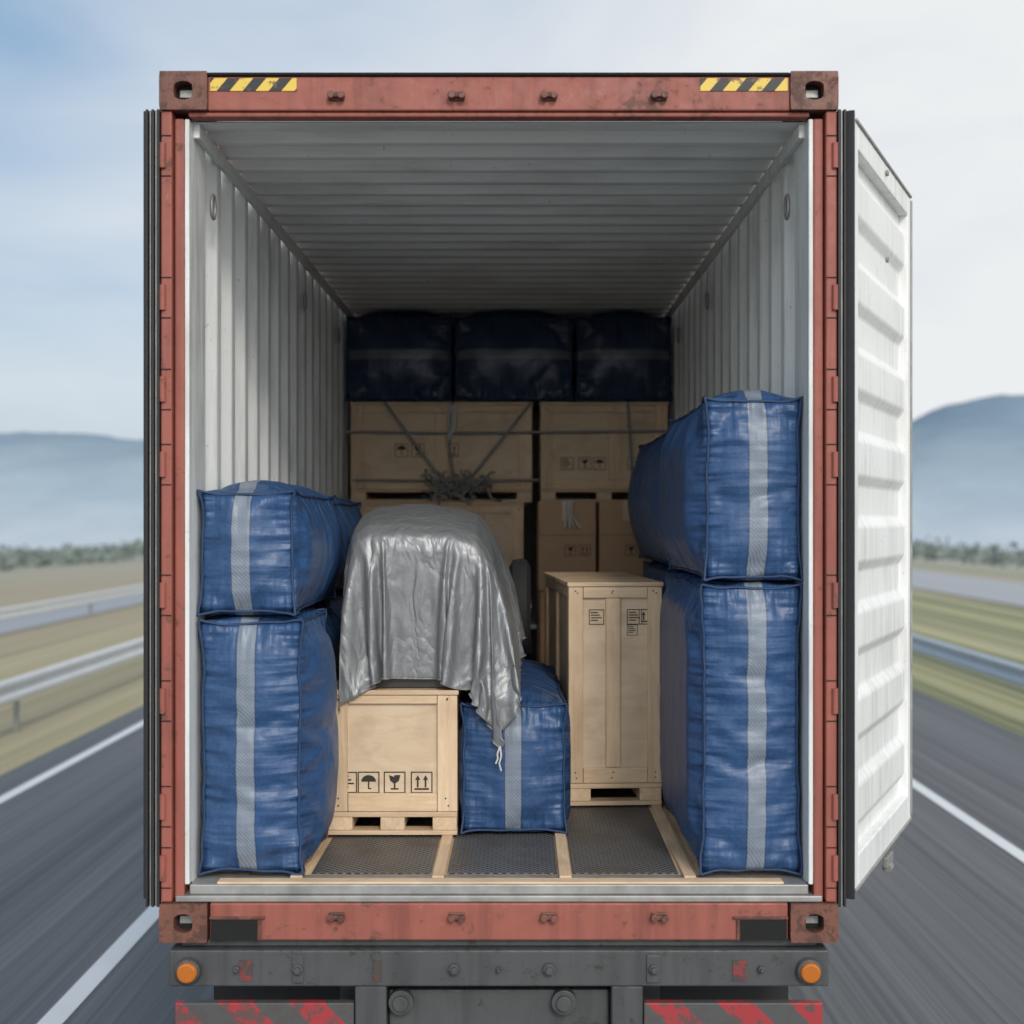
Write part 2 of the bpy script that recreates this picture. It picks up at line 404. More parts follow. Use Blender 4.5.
def casting(cx,cz,sgn):
    w,h,d=.172,.138,.17
    mb=MB(); n=32; y0=-.024
    inner=[];outer=[]
    for k in range(n):
        a=2*math.pi*(k+.5)/n; ca,sa=math.cos(a),math.sin(a)
        ix=.026*max(-1,min(1,1.35*ca)) + .008*ca ; iz=.034*sa
        m_=max(abs(ca)/(w/2),abs(sa)/(h/2)); outer.append((cx+ca/m_,cz+sa/m_)); inner.append((cx+ix+sgn*.0,cz+iz))
    for k in range(n):
        j=(k+1)%n
        mb.poly([(outer[k][0],y0,outer[k][1]),(outer[j][0],y0,outer[j][1]),(inner[j][0],y0,inner[j][1]),(inner[k][0],y0,inner[k][1])])
        mb.poly([(inner[k][0],y0,inner[k][1]),(inner[j][0],y0,inner[j][1]),(inner[j][0],y0+.05,inner[j][1]),(inner[k][0],y0+.05,inner[k][1])])
        mb.poly([(outer[k][0],y0,outer[k][1]),(outer[j][0],y0,outer[j][1]),(outer[j][0],y0+d,outer[j][1]),(outer[k][0],y0+d,outer[k][1])])
    mb.poly([(inner[k][0],y0+.05,inner[k][1]) for k in range(n)],1)
    mb.poly([(cx-.022,y0+.048,cz-.012),(cx+.022,y0+.048,cz-.012),(cx+.022,y0+.048,cz+.014),(cx-.022,y0+.048,cz+.014)],2)
    mb.obj('corner_casting',[M_cast,M_dark,M_greym],C)
for sx in (-1,1):
    casting(sx*1.133,4.292,sx); casting(sx*1.133,1.302,sx)
mb=MB()
for x in (-.583,-.151,.180,.576):
    for z,s in ((4.272,1),(1.325,-1)):
        mb.box(x-.028,x+.028,-.022,-.0125,z-.016,z+.016); mb.cyl((x-.018,-.032,z),.014,.025,'y',10); mb.cyl((x+.018,-.032,z-.002),.013,.03,'y',10); mb.box(x-.014,x+.014,-.036,-.022,z-.007,z+.008)
mb.obj('cam_keepers',[M_cast],C,.003)
mb=MB()
for a,b_ in ((-1.035,-.868),(.868,1.035)): mb.box(a,b_,-.0165,-.0125,1.240,1.312,0)  # flat black plates on the sill, painted shade in place of open pockets
mb.obj('pocket_shade_plates',[M_dark],C)
mb=MB()
for a,b_ in ((-1.04,-.84),(.84,1.04)): mb.box(a,b_,-.020,-.0125,1.315,1.325,0)
mb.box(-.864,-.854,-.02,-.0125,1.24,1.314,0); mb.box(.854,.864,-.02,-.0125,1.24,1.314,0)
mb.obj('sill_plates',[M_cast],C,.002)
for a,b_ in ((-1.038,-.727),(.724,1.038)):
    mb=MB(); mb.box(a,b_,-.0155,-.0125,4.292,4.338); mb.obj('hazard_label',[M_haz],C)
mb=MB()
for sx in (-1,1):
    for z in (4.06,3.55,3.22,2.95,2.48,2.1,1.72,1.5):
        mb.cyl((sx*1.208,-.016,z),.011,.09,'z',12,0)
        lo,hi=sorted((sx*1.178,sx*1.214)); mb.box(lo,hi,-.0145,-.0125,z+.07,z+.074,1); mb.box(lo,hi,-.0145,-.0125,z-.075,z-.071,1)
mb.obj('hinges',[M_red,M_dark],C)
mb=MB(); x=-1.115
while x<1.10:
    w=.1859; mb.box(x,x+w-.003,.155,L,ZF-.03,ZF-.006,0); x+=w
mb.box(-1.02,1.03,.016,.075,1.433,1.441,1)
mb.obj('floor_boards',[M_wd,M_wh],C,.002)
mb=MB()
for a,b_ in ((-.70,-.255),(-.195,.215),(.272,.665)):
    for k in range(3):
        mb.box(a,b_,.16+k*1.25,.16+k*1.25+1.245,ZF-.004,ZF)
mb.obj('mesh_plates',[M_mesh],C,.0015)
mb=MB()
for a in (-.745,-.225,.243,.70):
    mb.box(a-.022,a+.022,.085,4.0,ZF-.003,ZF+.008)
mb.obj('floor_battens',[M_wd],C,.002)
mb=MB(); mb.box(-1.118,1.118,.08,.154,ZF-.03,ZF-.0045); mb.obj('floor_edge',[M_greym],C,.002)
def ring(cx,cy,cz):
    pts=[(cx,cy+.03*math.cos(a),cz+.045*math.sin(a)) for a in [2*math.pi*k/16 for k in range(16)]]
    tube('lashing_ring',[pts],.007,M_greym,C,True)
for sx in (-1,1):
    for y in (.32,2.6,4.0): ring(sx*1.10,y,3.95)
def door(name,loc,ang,W,flip=1):
    e=empty(name,loc,ang); e.parent=C
    z0,z1=1.405,4.205
    mb=MB(); t0,t1=-.028,.028
    fr=.085
    mb.box(0,fr,t0,t1,z0,z1); mb.box(W-fr,W,t0,t1,z0,z1)
    mb.box(fr+.001,W-fr-.001,t0,t1,z1-.10,z1); mb.box(fr+.001,W-fr-.001,t0,t1,z0,z0+.12)
    o=mb.obj('door_frame',[M_door],e,.006)
    pts=[]; z=z0+.12; n=8; p=(z1-z0-.22)/n
    for k in range(n):
        for a,d in ((.0,0),(.20,0),(.32,.026),(.72,.026),(.84,0)): pts.append((z+k*p+a*p,d))
    pts.append((z+n*p,0))
    mb=MB(); v=[]
    for s,d in pts: v+=[(fr,.014-d,s),(W-fr,.014-d,s)]
    mb.v=v; mb.f=[(2*i,2*i+1,2*i+3,2*i+2) for i in range(len(pts)-1)]; mb.m=[0]*len(mb.f)
    o=mb.obj('door_panel',[M_door],e)
    b=o.modifiers.new('bev','BEVEL'); b.width=.010; b.segments=2; b.limit_method='ANGLE'; b.angle_limit=math.radians(12)
    s=o.modifiers.new('s','SOLIDIFY'); s.thickness=.003; s.offset=0; o.data.shade_smooth(); o.modifiers.new('wn','WEIGHTED_NORMAL')
    mb=MB()
    mb.box(-.012,-.001,t0-.004,t1+.004,z0-.02,z1+.02)
    mb.box(W+.001,W+.010,t0+.01,t1-.01,z0,z1,1)
    mb.box(.02,W-.02,t0-.008,t0-.001,z0-.0,z0+.012,1); mb.box(.02,W-.02,t0-.008,t0-.001,z1-.012,z1,1)
    mb.box(W-.02,W-.006,t0-.008,t0-.001,z0+.02,z1-.02,1)
    mb.obj('door_gasket',[M_rubber,M_greym],e,.003)
    mb=MB()
    for x in (W*.3,W*.72):
        mb.cyl((x,t1+.035,(z0+z1)/2),.016,z1-z0+.05,'z',12)
        for z in (z0+.05,z0+.7,z0+1.4,z0+2.1,z1-.05): mb.box(x-.04,x+.04,t1+.001,t1+.055,z-.025,z+.025)
    mb.obj('lock_rods',[M_greym],e,.003)
    mb=MB()
    mb.box(W*.45,W*.55,t0-.02,t0-.001,z0-.05,z0-.01); mb.cyl((W*.5,t0-.01,z0-.06),.02,.05,'x',10)
    for z in (z1-.05,z1-.4): mb.cyl((W*.5,t0-.006,z),.012,.012,'y',10)
    mb.obj('door_handle_parts',[M_post],e,.003)
    return e
door('container_door',(1.254,.01,0),math.radians(66),1.37)
door('container_door',(-1.250,.012,0),math.radians(90.0),1.2)
mb=MB()
for sx in (-1,1):
    for a,b_,y,mi in ((1.219,1.228,-.02,0),(1.231,1.236,-.01,1),(1.239,1.247,-.02,0),(1.252,1.256,-.01,1),(1.261,1.268,-.02,0)):
        if sx>0 and a>1.24: continue
        lo,hi=sorted((sx*a,sx*b_)); mb.box(lo,hi,y,y+.03,1.36,4.225 ,mi)
mb.obj('door_seal_strips',[M_rubber,M_greym],C,.001)

# ---------------------------------------------------------------- trailer
T=empty('semi_trailer',(0,0,0))
mb=MB()
mb.box(-1.185,1.185,-.02,.14,1.075,1.205)
mb.box(-1.15,1.15,.02,.2,1.207,1.232)
mb.box(-.518,-.405,-.01,.10,.45,1.073); mb.box(.405,.518,-.01,.10,.45,1.073)
mb.box(-.40,.40,.05,.12,.55,1.04)
mb.box(-.60,-.46,.2,11.8,.85,1.22); mb.box(.46,.60,.2,11.8,.85,1.22)
for k in range(9): mb.box(-1.1,1.1,.5+k*1.3,.6+k*1.3,1.08,1.225)
mb.obj('chassis_frame',[M_chassis],T,.006)
mb=MB()
for x,r in ((-.72,.022),(.555,.02),(.18,.024),(-.16,.022),(-.94,.012),(.94,.012),(.0,.01)):
    mb.cyl((x,-.03,1.14),r,.022,'y',6 if r>.015 else 10); mb.cyl((x,-.045,1.14),r*.55,.02,'y',10)
mb.cyl((-.355,.035,1.005),.045,.05,'y',24); mb.cyl((.235,.035,1.005),.045,.05,'y',24)
mb.cyl((-.355,.005,1.005),.028,.02,'y',24); mb.cyl((.235,.005,1.005),.028,.02,'y',24)
mb.box(-.74,-.70,-.03,-.021,1.09,1.19); mb.box(.53,.58,-.028,-.021,1.09,1.19)
mb.obj('bolts_and_brackets',[M_chassis],T,.003)
mb=MB()
for a,b_ in ((-1.165,-.522),(.522,1.165)): mb.box(a,b_,-.01,.03,.86,1.012)
mb.obj('bumper_boards',[M_redhaz],T,.004)
mb=MB()
for a,b_ in ((-.93,-.885),(.84,.89),(-.45,-.42)): mb.box(a,b_,-.0235,-.0205,1.095,1.17)
mb.obj('worn_markers',[M_chassis_red],T)
mb=MB()
for sx in (-1,1):
    mb.cyl((sx*1.112,-.035,1.135),.045,.03,'y',28,0,.048); mb.cyl((sx*1.112,-.056,1.135),.034,.02,'y',28,1,.038)
mb.obj('marker_lamps',[M_chassis,M_amber],T,.006)
def wheel(cx,cy):
    mb=MB(); n=48; prof=[(.30,-.13),(.44,-.145),(.50,-.125),(.515,-.10),(.515,.10),(.50,.125),(.44,.145),(.30,.13)]
    for k in range(n):
        a,b_=2*math.pi*k/n,2*math.pi*(k+1)/n
        for (r1,o1),(r2,o2) in zip(prof[:-1],prof[1:]):
            mb.poly([(cx+o1,cy+r1*math.cos(a),.515+r1*math.sin(a)),(cx+o1,cy+r1*math.cos(b_),.515+r1*math.sin(b_)),(cx+o2,cy+r2*math.cos(b_),.515+r2*math.sin(b_)),(cx+o2,cy+r2*math.cos(a),.515+r2*math.sin(a))])
    for o in (-.08,.08): mb.cyl((cx+o,cy,.515),.302,.02,'x',32,1)
    mb.cyl((cx,cy,.515),.1,.25,'x',16,1)
    mb.obj('wheel',[M_tyre,M_greym],T)
for cy in (1.5,2.85,4.2):
    for cx in (-1.02,-.70,.70,1.02): wheel(cx,cy)
mb=MB()
for cy in (1.5,2.85,4.2): mb.cyl((0,cy,.515),.07,1.9,'x',12)
mb.obj('axles',[M_chassis],T)
mb=MB()
for a,b_ in ((-1.15,-.56),(.56,1.15)): mb.box(a,b_,.55,.57,.35,1.06)
mb.obj('mud_flaps',[M_rubber],T,.003)

# ---------------------------------------------------------------- crates and boxes
def icon(mb,kind,cx,y,cz,s,m=0):
    def q(x0,x1,z0,z1): mb.poly([(cx+x0*s,y,cz+z0*s),(cx+x1*s,y,cz+z0*s),(cx+x1*s,y,cz+z1*s),(cx+x0*s,y,cz+z1*s)],m)
    def pl(pts): mb.poly([(cx+a*s,y,cz+b*s) for a,b in pts],m)
    t=.05
    q(-.5,.5,.5-t,.5); q(-.5,.5,-.5,-.5+t); q(-.5,-.5+t,-.5+t,.5-t); q(.5-t,.5,-.5+t,.5-t)
    if kind=='up':
        for o in (-.18,.18):
            q(o-.04,o+.04,-.22,.12); pl([(o-.12,.12),(o+.12,.12),(o,.34)])
        q(-.33,.33,-.34,-.26)
    if kind=='umb':
        pl([(.34*math.cos(a),.04+.30*math.sin(a)) for a in [math.pi*k/12 for k in range(13)]]); q(-.03,.03,-.30,.04); q(.03,.13,-.30,-.25)
    if kind=='glass':
        pl([(-.26,.34),(-.05,.26),(.02,.34),(.26,.34),(.20,.08),(.04,-.04),(-.04,-.04),(-.20,.08)]); q(-.035,.035,-.26,-.04); q(-.18,.18,-.33,-.26)
    if kind=='text':
        for k in range(4): q(-.38,.1+.25*((k*7)%3)/2,.26-k*.17,.33-k*.17)
def pallet(mb,W,D,z0,h,n=3):
    t=h*.22
    mb.box(-W/2,W/2,0,.09,z0,z0+t*.9,0); mb.box(-W/2,W/2,D-.09,D,z0,z0+t*.9,0)
    for k in range(n):
        cx=-W/2+.052+(W-.104)*k/(n-1)
        mb.box(cx-.05,cx+.05,.003,D-.003,z0+t*.9+.001,z0+h-t-.001,1)
    k=0; y=0
    while y<D-.05:
        mb.box(-W/2,W/2,y,min(D,y+.11),z0+h-t,z0+h,0); y+=.14
def crate(loc,W,D,H,ph=.095,rotz=0,posts=(0,),bw=.075,top=.05,bot=.08,icons=(),lid=True,np_=3):
    e=empty('wooden_crate',loc,rotz)
    mb=MB(); pallet(mb,W,D,0,ph,np_); mb.obj('pallet_base',[M_wh,M_wd],e,.003)
    z0=ph+.002; z1=H
    t=.018
    mb=MB(); mb.box(-W/2+t,W/2-t,t,D-t,z0,z1-.02,0); mb.obj('plywood_panels',[M_ply],e,.002)
    mb=MB()
    for y0,y1 in ((0,t-.001),(D-t+.001,D)):
        mb.box(-W/2,-W/2+bw,y0,y1,z0,z1-.022,1); mb.box(W/2-bw,W/2,y0,y1,z0,z1-.022,1)
        mb.box(-W/2+bw+.002,W/2-bw-.002,y0,y1,z0,z0+bot,0); mb.box(-W/2+bw+.002,W/2-bw-.002,y0,y1,z1-.022-top,z1-.022,0)
        for p in posts: mb.box(p-bw/2,p+bw/2,y0,y1,z0+bot+.002,z1-.024-top,1)
    for x0,x1 in ((-W/2,-W/2+t-.001),(W/2-t+.001,W/2)):
        mb.box(x0,x1,t,t+bw,z0,z1-.022,1); mb.box(x0,x1,D-t-bw,D-t,z0,z1-.022,1)
        mb.box(x0,x1,t+bw+.002,D-t-bw-.002,z0,z0+bot,2); mb.box(x0,x1,t+bw+.002,D-t-bw-.002,z1-.022-top,z1-.022,2)
        mb.box(x0,x1,D/2-bw/2,D/2+bw/2,z0+bot+.002,z1-.024-top,1)
    mb.obj('frame_boards',[M_wh,M_wv,M_wd],e,.003)
    mb=MB(); y=-.006
    while y<D:
        mb.box(-W/2-.006,W/2+.006,y,min(D+.006,y+.118),z1-.020,z1,0); y+=.121
    mb.obj('lid_boards',[M_wh],e,.003)
    mb=MB()
    for x in (-W/2+bw/2,W/2-bw/2,*posts):
        for z in (z0+.025,z0+bot-.02,z1-.04,z1-top):
            mb.cyl((x+R.uniform(-.008,.008),-.0015,z),.0035,.003,'y',8)
    for (k,x,z,s) in icons:
        icon(mb,k,x,(t-.0025),z,s)
    mb.obj('nails_and_stencils',[M_ink],e)
    return e
def cbox(loc,W,D,H,icons=(),rotz=0):
    e=empty('cardboard_box',loc,rotz); mb=MB(); mb.box(-W/2,W/2,0,D,0,H); mb.obj('carton',[M_card],e,.008)
    mb=MB(); mb.box(-W/2+.01,W/2-.01,-.0015,.001,H*.62,H*.625,0)
    mb.box(-.03,.03,-.0025,.05,H-.12,H+.001,1); mb.box(-.03,.03,.05,D-.02,H+.0,H+.0015,1)
    mb.box(-.0015,.0015,-.003,D,H+.0015,H+.002,0)
    for (k,x,z,s) in icons: icon(mb,k,x,-.002,z,s)
    mb.obj('tape_and_print',[M_ink,M_tape],e)
crate((-.452,.742,ZF+.009),.536,.95,.60,.095,0,posts=(),bw=.082,top=.035,bot=.075,
      icons=(('text',-.192,.215,.088),('umb',-.100,.215,.090),('glass',.008,.215,.090),('up',.120,.215,.090)),np_=3)
crate((.512,1.34,ZF+.009),.43,1.25,1.02,.10,math.radians(4),posts=(-.01,),bw=.066,top=.05,bot=.07,
      icons=(('text',-.085,.86,.07),('text',.09,.86,.07),('up',.145,.86,.07),('text',.08,.80,.05)),np_=2)
crate((-.47,4.2,ZF),1.14,1.1,1.43,.11,0,posts=(-.28,.28),icons=(('glass',-.4,1.2,.09),('up',.05,1.2,.09)))
crate((.66,4.55,ZF),.92,1.0,1.43,.11,0,posts=(0,))
crate((-.455,4.38,2.872),1.225,1.05,.675,.085,0,posts=(.0,),bw=.09,top=.05,bot=.06,icons=(('umb',-.27,.35,.09),('glass',-.16,.35,.09),('up',-.05+.12,.35,.09)))
crate((.645,4.38,2.872),.86,1.05,.675,.085,0,posts=(.07,),bw=.08,top=.05,bot=.06,icons=(('glass',-.13,.26,.085),('umb',-.03,.26,.085),('up',.20,.26,.085),('text',-.25,.26,.085)))
for (x,z,H) in ((.375,ZF,.40),(.375,ZF+.40,.465),(.375,ZF+.866,.565),(.745,ZF,.42),(.745,ZF+.42,.45),(.745,ZF+.871,.56)):
    cbox((x+R.uniform(-.006,.006),3.62+R.uniform(0,.03),z+.002),.36,.5,H-.003,(('glass',.02,H*.45,.07),('up',.11,H*.45,.07)) if H>.5 else (('umb',-.08,H*.5,.06),))
print('static built',time.time()-T0)

# ---------------------------------------------------------------- inflated bags (cloth pressure sim)
RES=.026
def bag_mesh(name,b,axis,center):
    (x0,x1),(y0,y1),(z0,z1)=b
    S=(x1-x0,y1-y0,z1-z0); n=[max(4,round(s/RES)) for s in S]
    idx={}; vs=[]
    def gv(i,j,k):
        key=(i,j,k)
        if key not in idx:
            idx[key]=len(vs); vs.append(key)
        return idx[key]
    F=[]
    for k in (0,n[2]):
        for i in range(n[0]):
            for j in range(n[1]):
                q=[gv(i,j,k),gv(i+1,j,k),gv(i+1,j+1,k),gv(i,j+1,k)]; F.append(q if k else q[::-1])
    for j in (0,n[1]):
        for i in range(n[0]):
            for k in range(n[2]):
                q=[gv(i,j,k),gv(i+1,j,k),gv(i+1,j,k+1),gv(i,j,k+1)]; F.append(q[::-1] if j else q)
    for i in (0,n[0]):
        for j in range(n[1]):
            for k in range(n[2]):
                q=[gv(i,j,k),gv(i,j+1,k),gv(i,j+1,k+1),gv(i,j,k+1)]; F.append(q if i else q[::-1])
    co=[];sd=[];pin=[];pk=[]
    o3=(x0,y0,z0); sdx=R.uniform(0,90)
    for key in vs:
        p=[o3[a]+S[a]*key[a]/n[a] for a in range(3)]
        sd.append((p[0] if axis==0 else p[2])-center)
        ext=[key[a] in (0,n[a]) for a in range(3)]
        dist=[min(key[a],n[a]-key[a])/n[a]*S[a] for a in range(3)]
        wv=[0,0,0]
        for a in range(3):
            o1,o2=[q for q in range(3) if q!=a]
            dd=math.hypot(dist[o1],dist[o2]); wv[a]=math.exp(-dd/.085)*min(1,dist[a]/.03)
        pk.append(wv)
        if sum(ext)>=2:
            pin.append(idx[key])
            for a in range(3):
                if not ext[a]:
                    t=key[a]/n[a]; bow=4*t*(1-t)
                    for c_ in range(3):
                        if ext[c_]:
                            sg=1 if key[c_]==0 else -1
                            p[c_]+=sg*(.014*min(1,bow*1.6)+.006*noise.noise(Vector((t*S[a]*16,sdx+c_*7,a*5.)))+.007*noise.noise(Vector((t*S[a]*4,sdx+c_*3,a*9.))))
        else:
            for a in range(3): p[a]+=.003*noise.noise(Vector((p[0]*23+sdx,p[1]*23,p[2]*23+a*11)))
        co.append(p)
    cx=[sum(q)/2 for q in b]
    me=bpy.data.meshes.new(name); me.from_pydata([[p[a]-cx[a] for a in range(3)] for p in co],[],F); me.update()
    at=me.attributes.new('sd','FLOAT','POINT')
    for i,s in enumerate(sd): at.data[i].value=s
    at=me.attributes.new('pk','FLOAT_VECTOR','POINT')
    for i,s in enumerate(pk): at.data[i].vector=s
    seams=[]
    for a in range(3):
        o1,o2=[c_ for c_ in range(3) if c_!=a]
        for u in (0,n[o1]):
            for w in (0,n[o2]):
                l=[]
                for t in range(n[a]+1):
                    key=[0,0,0]; key[a]=t; key[o1]=u; key[o2]=w; l.append(idx[tuple(key)])
                seams.append(l)
    return me,pin,seams,cx
BAGS=[
 ('a',((-1.102,-.725),(.105,.70),(1.448,2.38)),0,-.925,((-1.113,-.62),(None,.735),(1.446,2.392)),0),
 ('b',((-1.108,-.755),(.115,1.22),(2.402,2.855)),0,-.945,((-1.113,-.665),(None,1.25),(2.394,None)),0),
 ('c',((-1.09,-.80),(1.28,2.6),(2.405,2.84)),0,-3,((-1.113,None),(1.255,None),(2.394,None)),0),
 ('d',((.745,1.108),(.105,1.30),(1.448,2.51)),0,.940,((.70,1.113),(None,1.33),(1.446,2.522)),0),
 ('e',((.757,1.112),(.105,1.28),(2.530,3.198)),0,.945,((.69,1.116),(None,1.30),(2.524,None)),0),
 ('f',((.775,1.10),(1.33,3.1),(2.535,3.18)),0,-3,((.68,1.113),(1.305,None),(2.524,None)),0),
 ('g',((-.165,.268),(.77,2.3),(1.450,1.985)),0,.047,((-.182,.290),(None,None),(1.446,None)),0),
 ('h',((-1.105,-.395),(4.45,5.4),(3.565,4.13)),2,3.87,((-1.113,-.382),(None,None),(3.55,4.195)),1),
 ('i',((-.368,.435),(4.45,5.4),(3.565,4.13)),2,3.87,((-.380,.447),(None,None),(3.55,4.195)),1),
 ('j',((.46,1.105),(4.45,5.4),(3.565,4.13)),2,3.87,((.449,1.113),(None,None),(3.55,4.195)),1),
 ('k',((-1.095,-.80),(.78,2.5),(1.452,2.375)),0,-3,((-1.113,-.73),(.74,None),(1.446,2.392)),0),
 ('l',((.80,1.10),(1.38,3.1),(1.452,2.505)),0,-3,((.76,1.113),(1.34,None),(1.446,2.522)),0),
]
sims=[]
for key,b,ax,ce,cl,navy in BAGS:
    me,pin,seams,cx=bag_mesh('fabric_shell',b,ax,ce)
    o=bpy.data.objects.new('fabric_shell',me); COL.objects.link(o)
    vg=o.vertex_groups.new(name='pin'); vg.add(pin,1.0,'REPLACE')
    md=o.modifiers.new('cloth','CLOTH'); cs=md.settings
    cs.quality=5; cs.mass=.25; cs.air_damping=4
    cs.tension_stiffness=30; cs.compression_stiffness=12; cs.shear_stiffness=8; cs.bending_stiffness=.25
    cs.vertex_group_mass='pin'; cs.use_pressure=True; cs.uniform_pressure_force=2.2 if not navy else 1.6
    cs.shrink_min=-.06; cs.shrink_max=-.06
    cs.effector_weights.gravity=0
    md.collision_settings.use_collision=False
    sims.append((o,b,cl,navy,seams,cx))
# tarp: draped over the machine
cm=MB()
cm.box(-.72,-.184,.742,1.7,1.45,2.035); cm.box(-.18,.285,.73,2.3,1.45,2.03)
col=cm.obj('tmp_collider',[]); col.modifiers.new('col','COLLISION')
MC=empty('tarp_covered_machine',(0,0,0))
mb=MB()
def hull(mb,secs,m=0):
    n=len(secs[0][1]); i0=len(mb.v)
    for y,pts in secs: mb.v+=[(p[0],y,p[1]) for p in pts]
    for s in range(len(secs)-1):
        for k in range(n):
            a=i0+s*n+k; b_=i0+s*n+(k+1)%n; mb.f.append((a,b_,b_+n,a+n)); mb.m.append(m)
    mb.f.append(tuple(i0+k for k in range(n))); mb.m.append(m)
    mb.f.append(tuple(i0+(len(secs)-1)*n+k for k in range(n))[::-1]); mb.m.append(m)
def oc(k,dx=0,w=1):
    pts=[(-.635,2.05),(-.63,2.66),(-.615,2.76),(-.56,2.795),(-.42,2.80),(-.22,2.79),(-.12,2.755),(-.06,2.66),(-.005,2.48),(.035,2.25),(.045,2.05)]
    return [((x+.32)*w-.32+dx, 2.05+(z-2.05)*k) for x,z in pts]
hull(mb,[(.80,oc(.78,0,.95)),(.815,oc(.84,0,.98)),(.87,oc(.885)),(1.0,oc(.935)),(1.2,oc(.985)),(1.4,oc(1.0)),(1.65,oc(.99)),(1.85,oc(.93)),(1.95,oc(.80,0,.9))])
body=mb.obj('machine_body',[M_eng],MC); body.modifiers.new('col','COLLISION')
for o_ in (col,body):
    o_.collision.thickness_outer=.012; o_.collision.cloth_friction=8; o_.collision.damping=.5
x0,x1,y0,y1=-1.00,.50,.195,2.35
stp=.0175; nx_,ny_=int((x1-x0)/stp),int((y1-y0)/stp)
v=[];f=[];pins=[]
ang=math.radians(.5)
for j in range(ny_+1):
    for i in range(nx_+1):
        x=x0+(x1-x0)*i/nx_; y=y0+(y1-y0)*j/ny_
        cxx,cyy=-.35,1.2
        xr=cxx+(x-cxx)*math.cos(ang)-(y-cyy)*math.sin(ang); yr=cyy+(x-cxx)*math.sin(ang)+(y-cyy)*math.cos(ang)
        if -.47<xr<-.33 and 1.3<yr<1.6: pins.append(len(v))
        v.append((xr,yr,2.822+.004*noise.noise(Vector((x*9,y*9,1)))))
for j in range(ny_):
    for i in range(nx_):
        a=j*(nx_+1)+i; f.append((a,a+1,a+nx_+2,a+nx_+1))
me=bpy.data.meshes.new('tarp'); me.from_pydata(v,[],f); me.materials.append(M_tarp)
tarp=bpy.data.objects.new('tarp',me); COL.objects.link(tarp)
vg=tarp.vertex_groups.new(name='pin'); vg.add(pins,1.0,'REPLACE')
md=tarp.modifiers.new('cloth','CLOTH'); cs=md.settings
cs.quality=8; cs.mass=.3; cs.air_damping=1.2; cs.tension_stiffness=26; cs.compression_stiffness=26; cs.shear_stiffness=12; cs.bending_stiffness=.1
cs.vertex_group_mass='pin'; cs.shrink_min=-.012; cs.shrink_max=-.012
md.collision_settings.collision_quality=4; md.collision_settings.distance_min=.008; md.collision_settings.use_self_collision=False
NF=56; NB=20
for o,*_ in sims: o.modifiers['cloth'].point_cache.frame_end=NB
tarp.modifiers['cloth'].point_cache.frame_end=NF
def grab(o):
    dg=bpy.context.evaluated_depsgraph_get(); ev=o.evaluated_get(dg)
    return [vv.co.copy() for vv in ev.data.vertices]
for fr in range(1,NF+1):
    scene.frame_set(fr)
    if fr==NB:
        print('bags simmed',time.time()-T0)
        for (o,b,cl,navy,seams,cx) in sims:
            co=grab(o); o.modifiers.clear()
            for i,p in enumerate(co):
                for a in range(3):
                    lo,hi=cl[a]
                    w=p[a]+cx[a]
                    if lo is not None and w<lo: w=lo
                    if hi is not None and w>hi: w=hi
                    p[a]=w-cx[a]
                o.data.vertices[i].co=p
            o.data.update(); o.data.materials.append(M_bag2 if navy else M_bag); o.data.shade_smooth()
            e=empty('cargo_bag',cx); o.parent=e
            sb=o.modifiers.new('sub','SUBSURF'); sb.levels=1; sb.render_levels=1
            lines=[]
            for l in seams:
                pts=[co[k] for k in l]
                pts=[Vector(p)*(1.0)+Vector([math.copysign(.003,p[a]) for a in range(3)]) for p in pts]
                lines.append(pts)
            tube('seam_piping',lines,.0052,M_seam,e)
co=grab(tarp); tarp.modifiers.clear()
for i,p in enumerate(co):
    if p.x<-.668: p.x=-.668-.004*noise.noise(Vector((p.y*20,p.z*20,0)))
    tarp.data.vertices[i].co=p
tarp.data.update(); tarp.data.shade_smooth(); tarp.parent=MC
hem=[[co[i]+Vector((0,0,0)) for i in range(nx_+1)],[co[j*(nx_+1)+nx_] for j in range(ny_+1)]]
tube('tarp_hem',hem,.004,M_tarp,MC)
corner=co[nx_]
bpy.data.objects.remove(col)
body.modifiers.remove(body.modifiers['col'])
s=tarp.modifiers.new('s','SOLIDIFY'); s.thickness=.003; sb=tarp.modifiers.new('sub','SUBSURF'); sb.levels=1; sb.render_levels=1
scene.frame_set(1)
print('tarp simmed',time.time()-T0,'corner',corner)
mb=MB(); n=40; cx_,cy_,cz_=.075,2.15,2.30
prof_=[(.16,-.045),(.21,-.055),(.245,-.035),(.25,0),(.245,.035),(.21,.055),(.16,.045)]
for k in range(n):
    a,b_=2*math.pi*k/n,2*math.pi*(k+1)/n
    for (r1,o1),(r2,o2) in zip(prof_[:-1],prof_[1:]):
        mb.poly([(cx_+o1,cy_+r1*math.cos(a),cz_+r1*math.sin(a)),(cx_+o1,cy_+r1*math.cos(b_),cz_+r1*math.sin(b_)),(cx_+o2,cy_+r2*math.cos(b_),cz_+r2*math.sin(b_)),(cx_+o2,cy_+r2*math.cos(a),cz_+r2*math.sin(a))])
mb.cyl((cx_,cy_,cz_),.05,.12,'x',16,1); mb.cyl((cx_,cy_,cz_),.165,.03,'x',32,1)
mb.cyl((-.03,cy_,cz_),.03,.2,'x',12,1)
mb.obj('machine_wheel',[M_tyre,M_eng],MC)
cx0,cy0,cz0=corner
tube('tie_cord',[[(cx0,cy0,cz0+.01),(cx0+.004,cy0-.01,cz0-.03),(cx0-.004,cy0-.012,cz0-.06),(cx0+.004,cy0-.01,cz0-.09)],[(cx0,cy0,cz0+.01),(cx0-.012,cy0-.01,cz0-.02),(cx0-.010,cy0-.012,cz0-.04),(cx0-.018,cy0-.01,cz0-.06)]],.004,M_rope,MC)

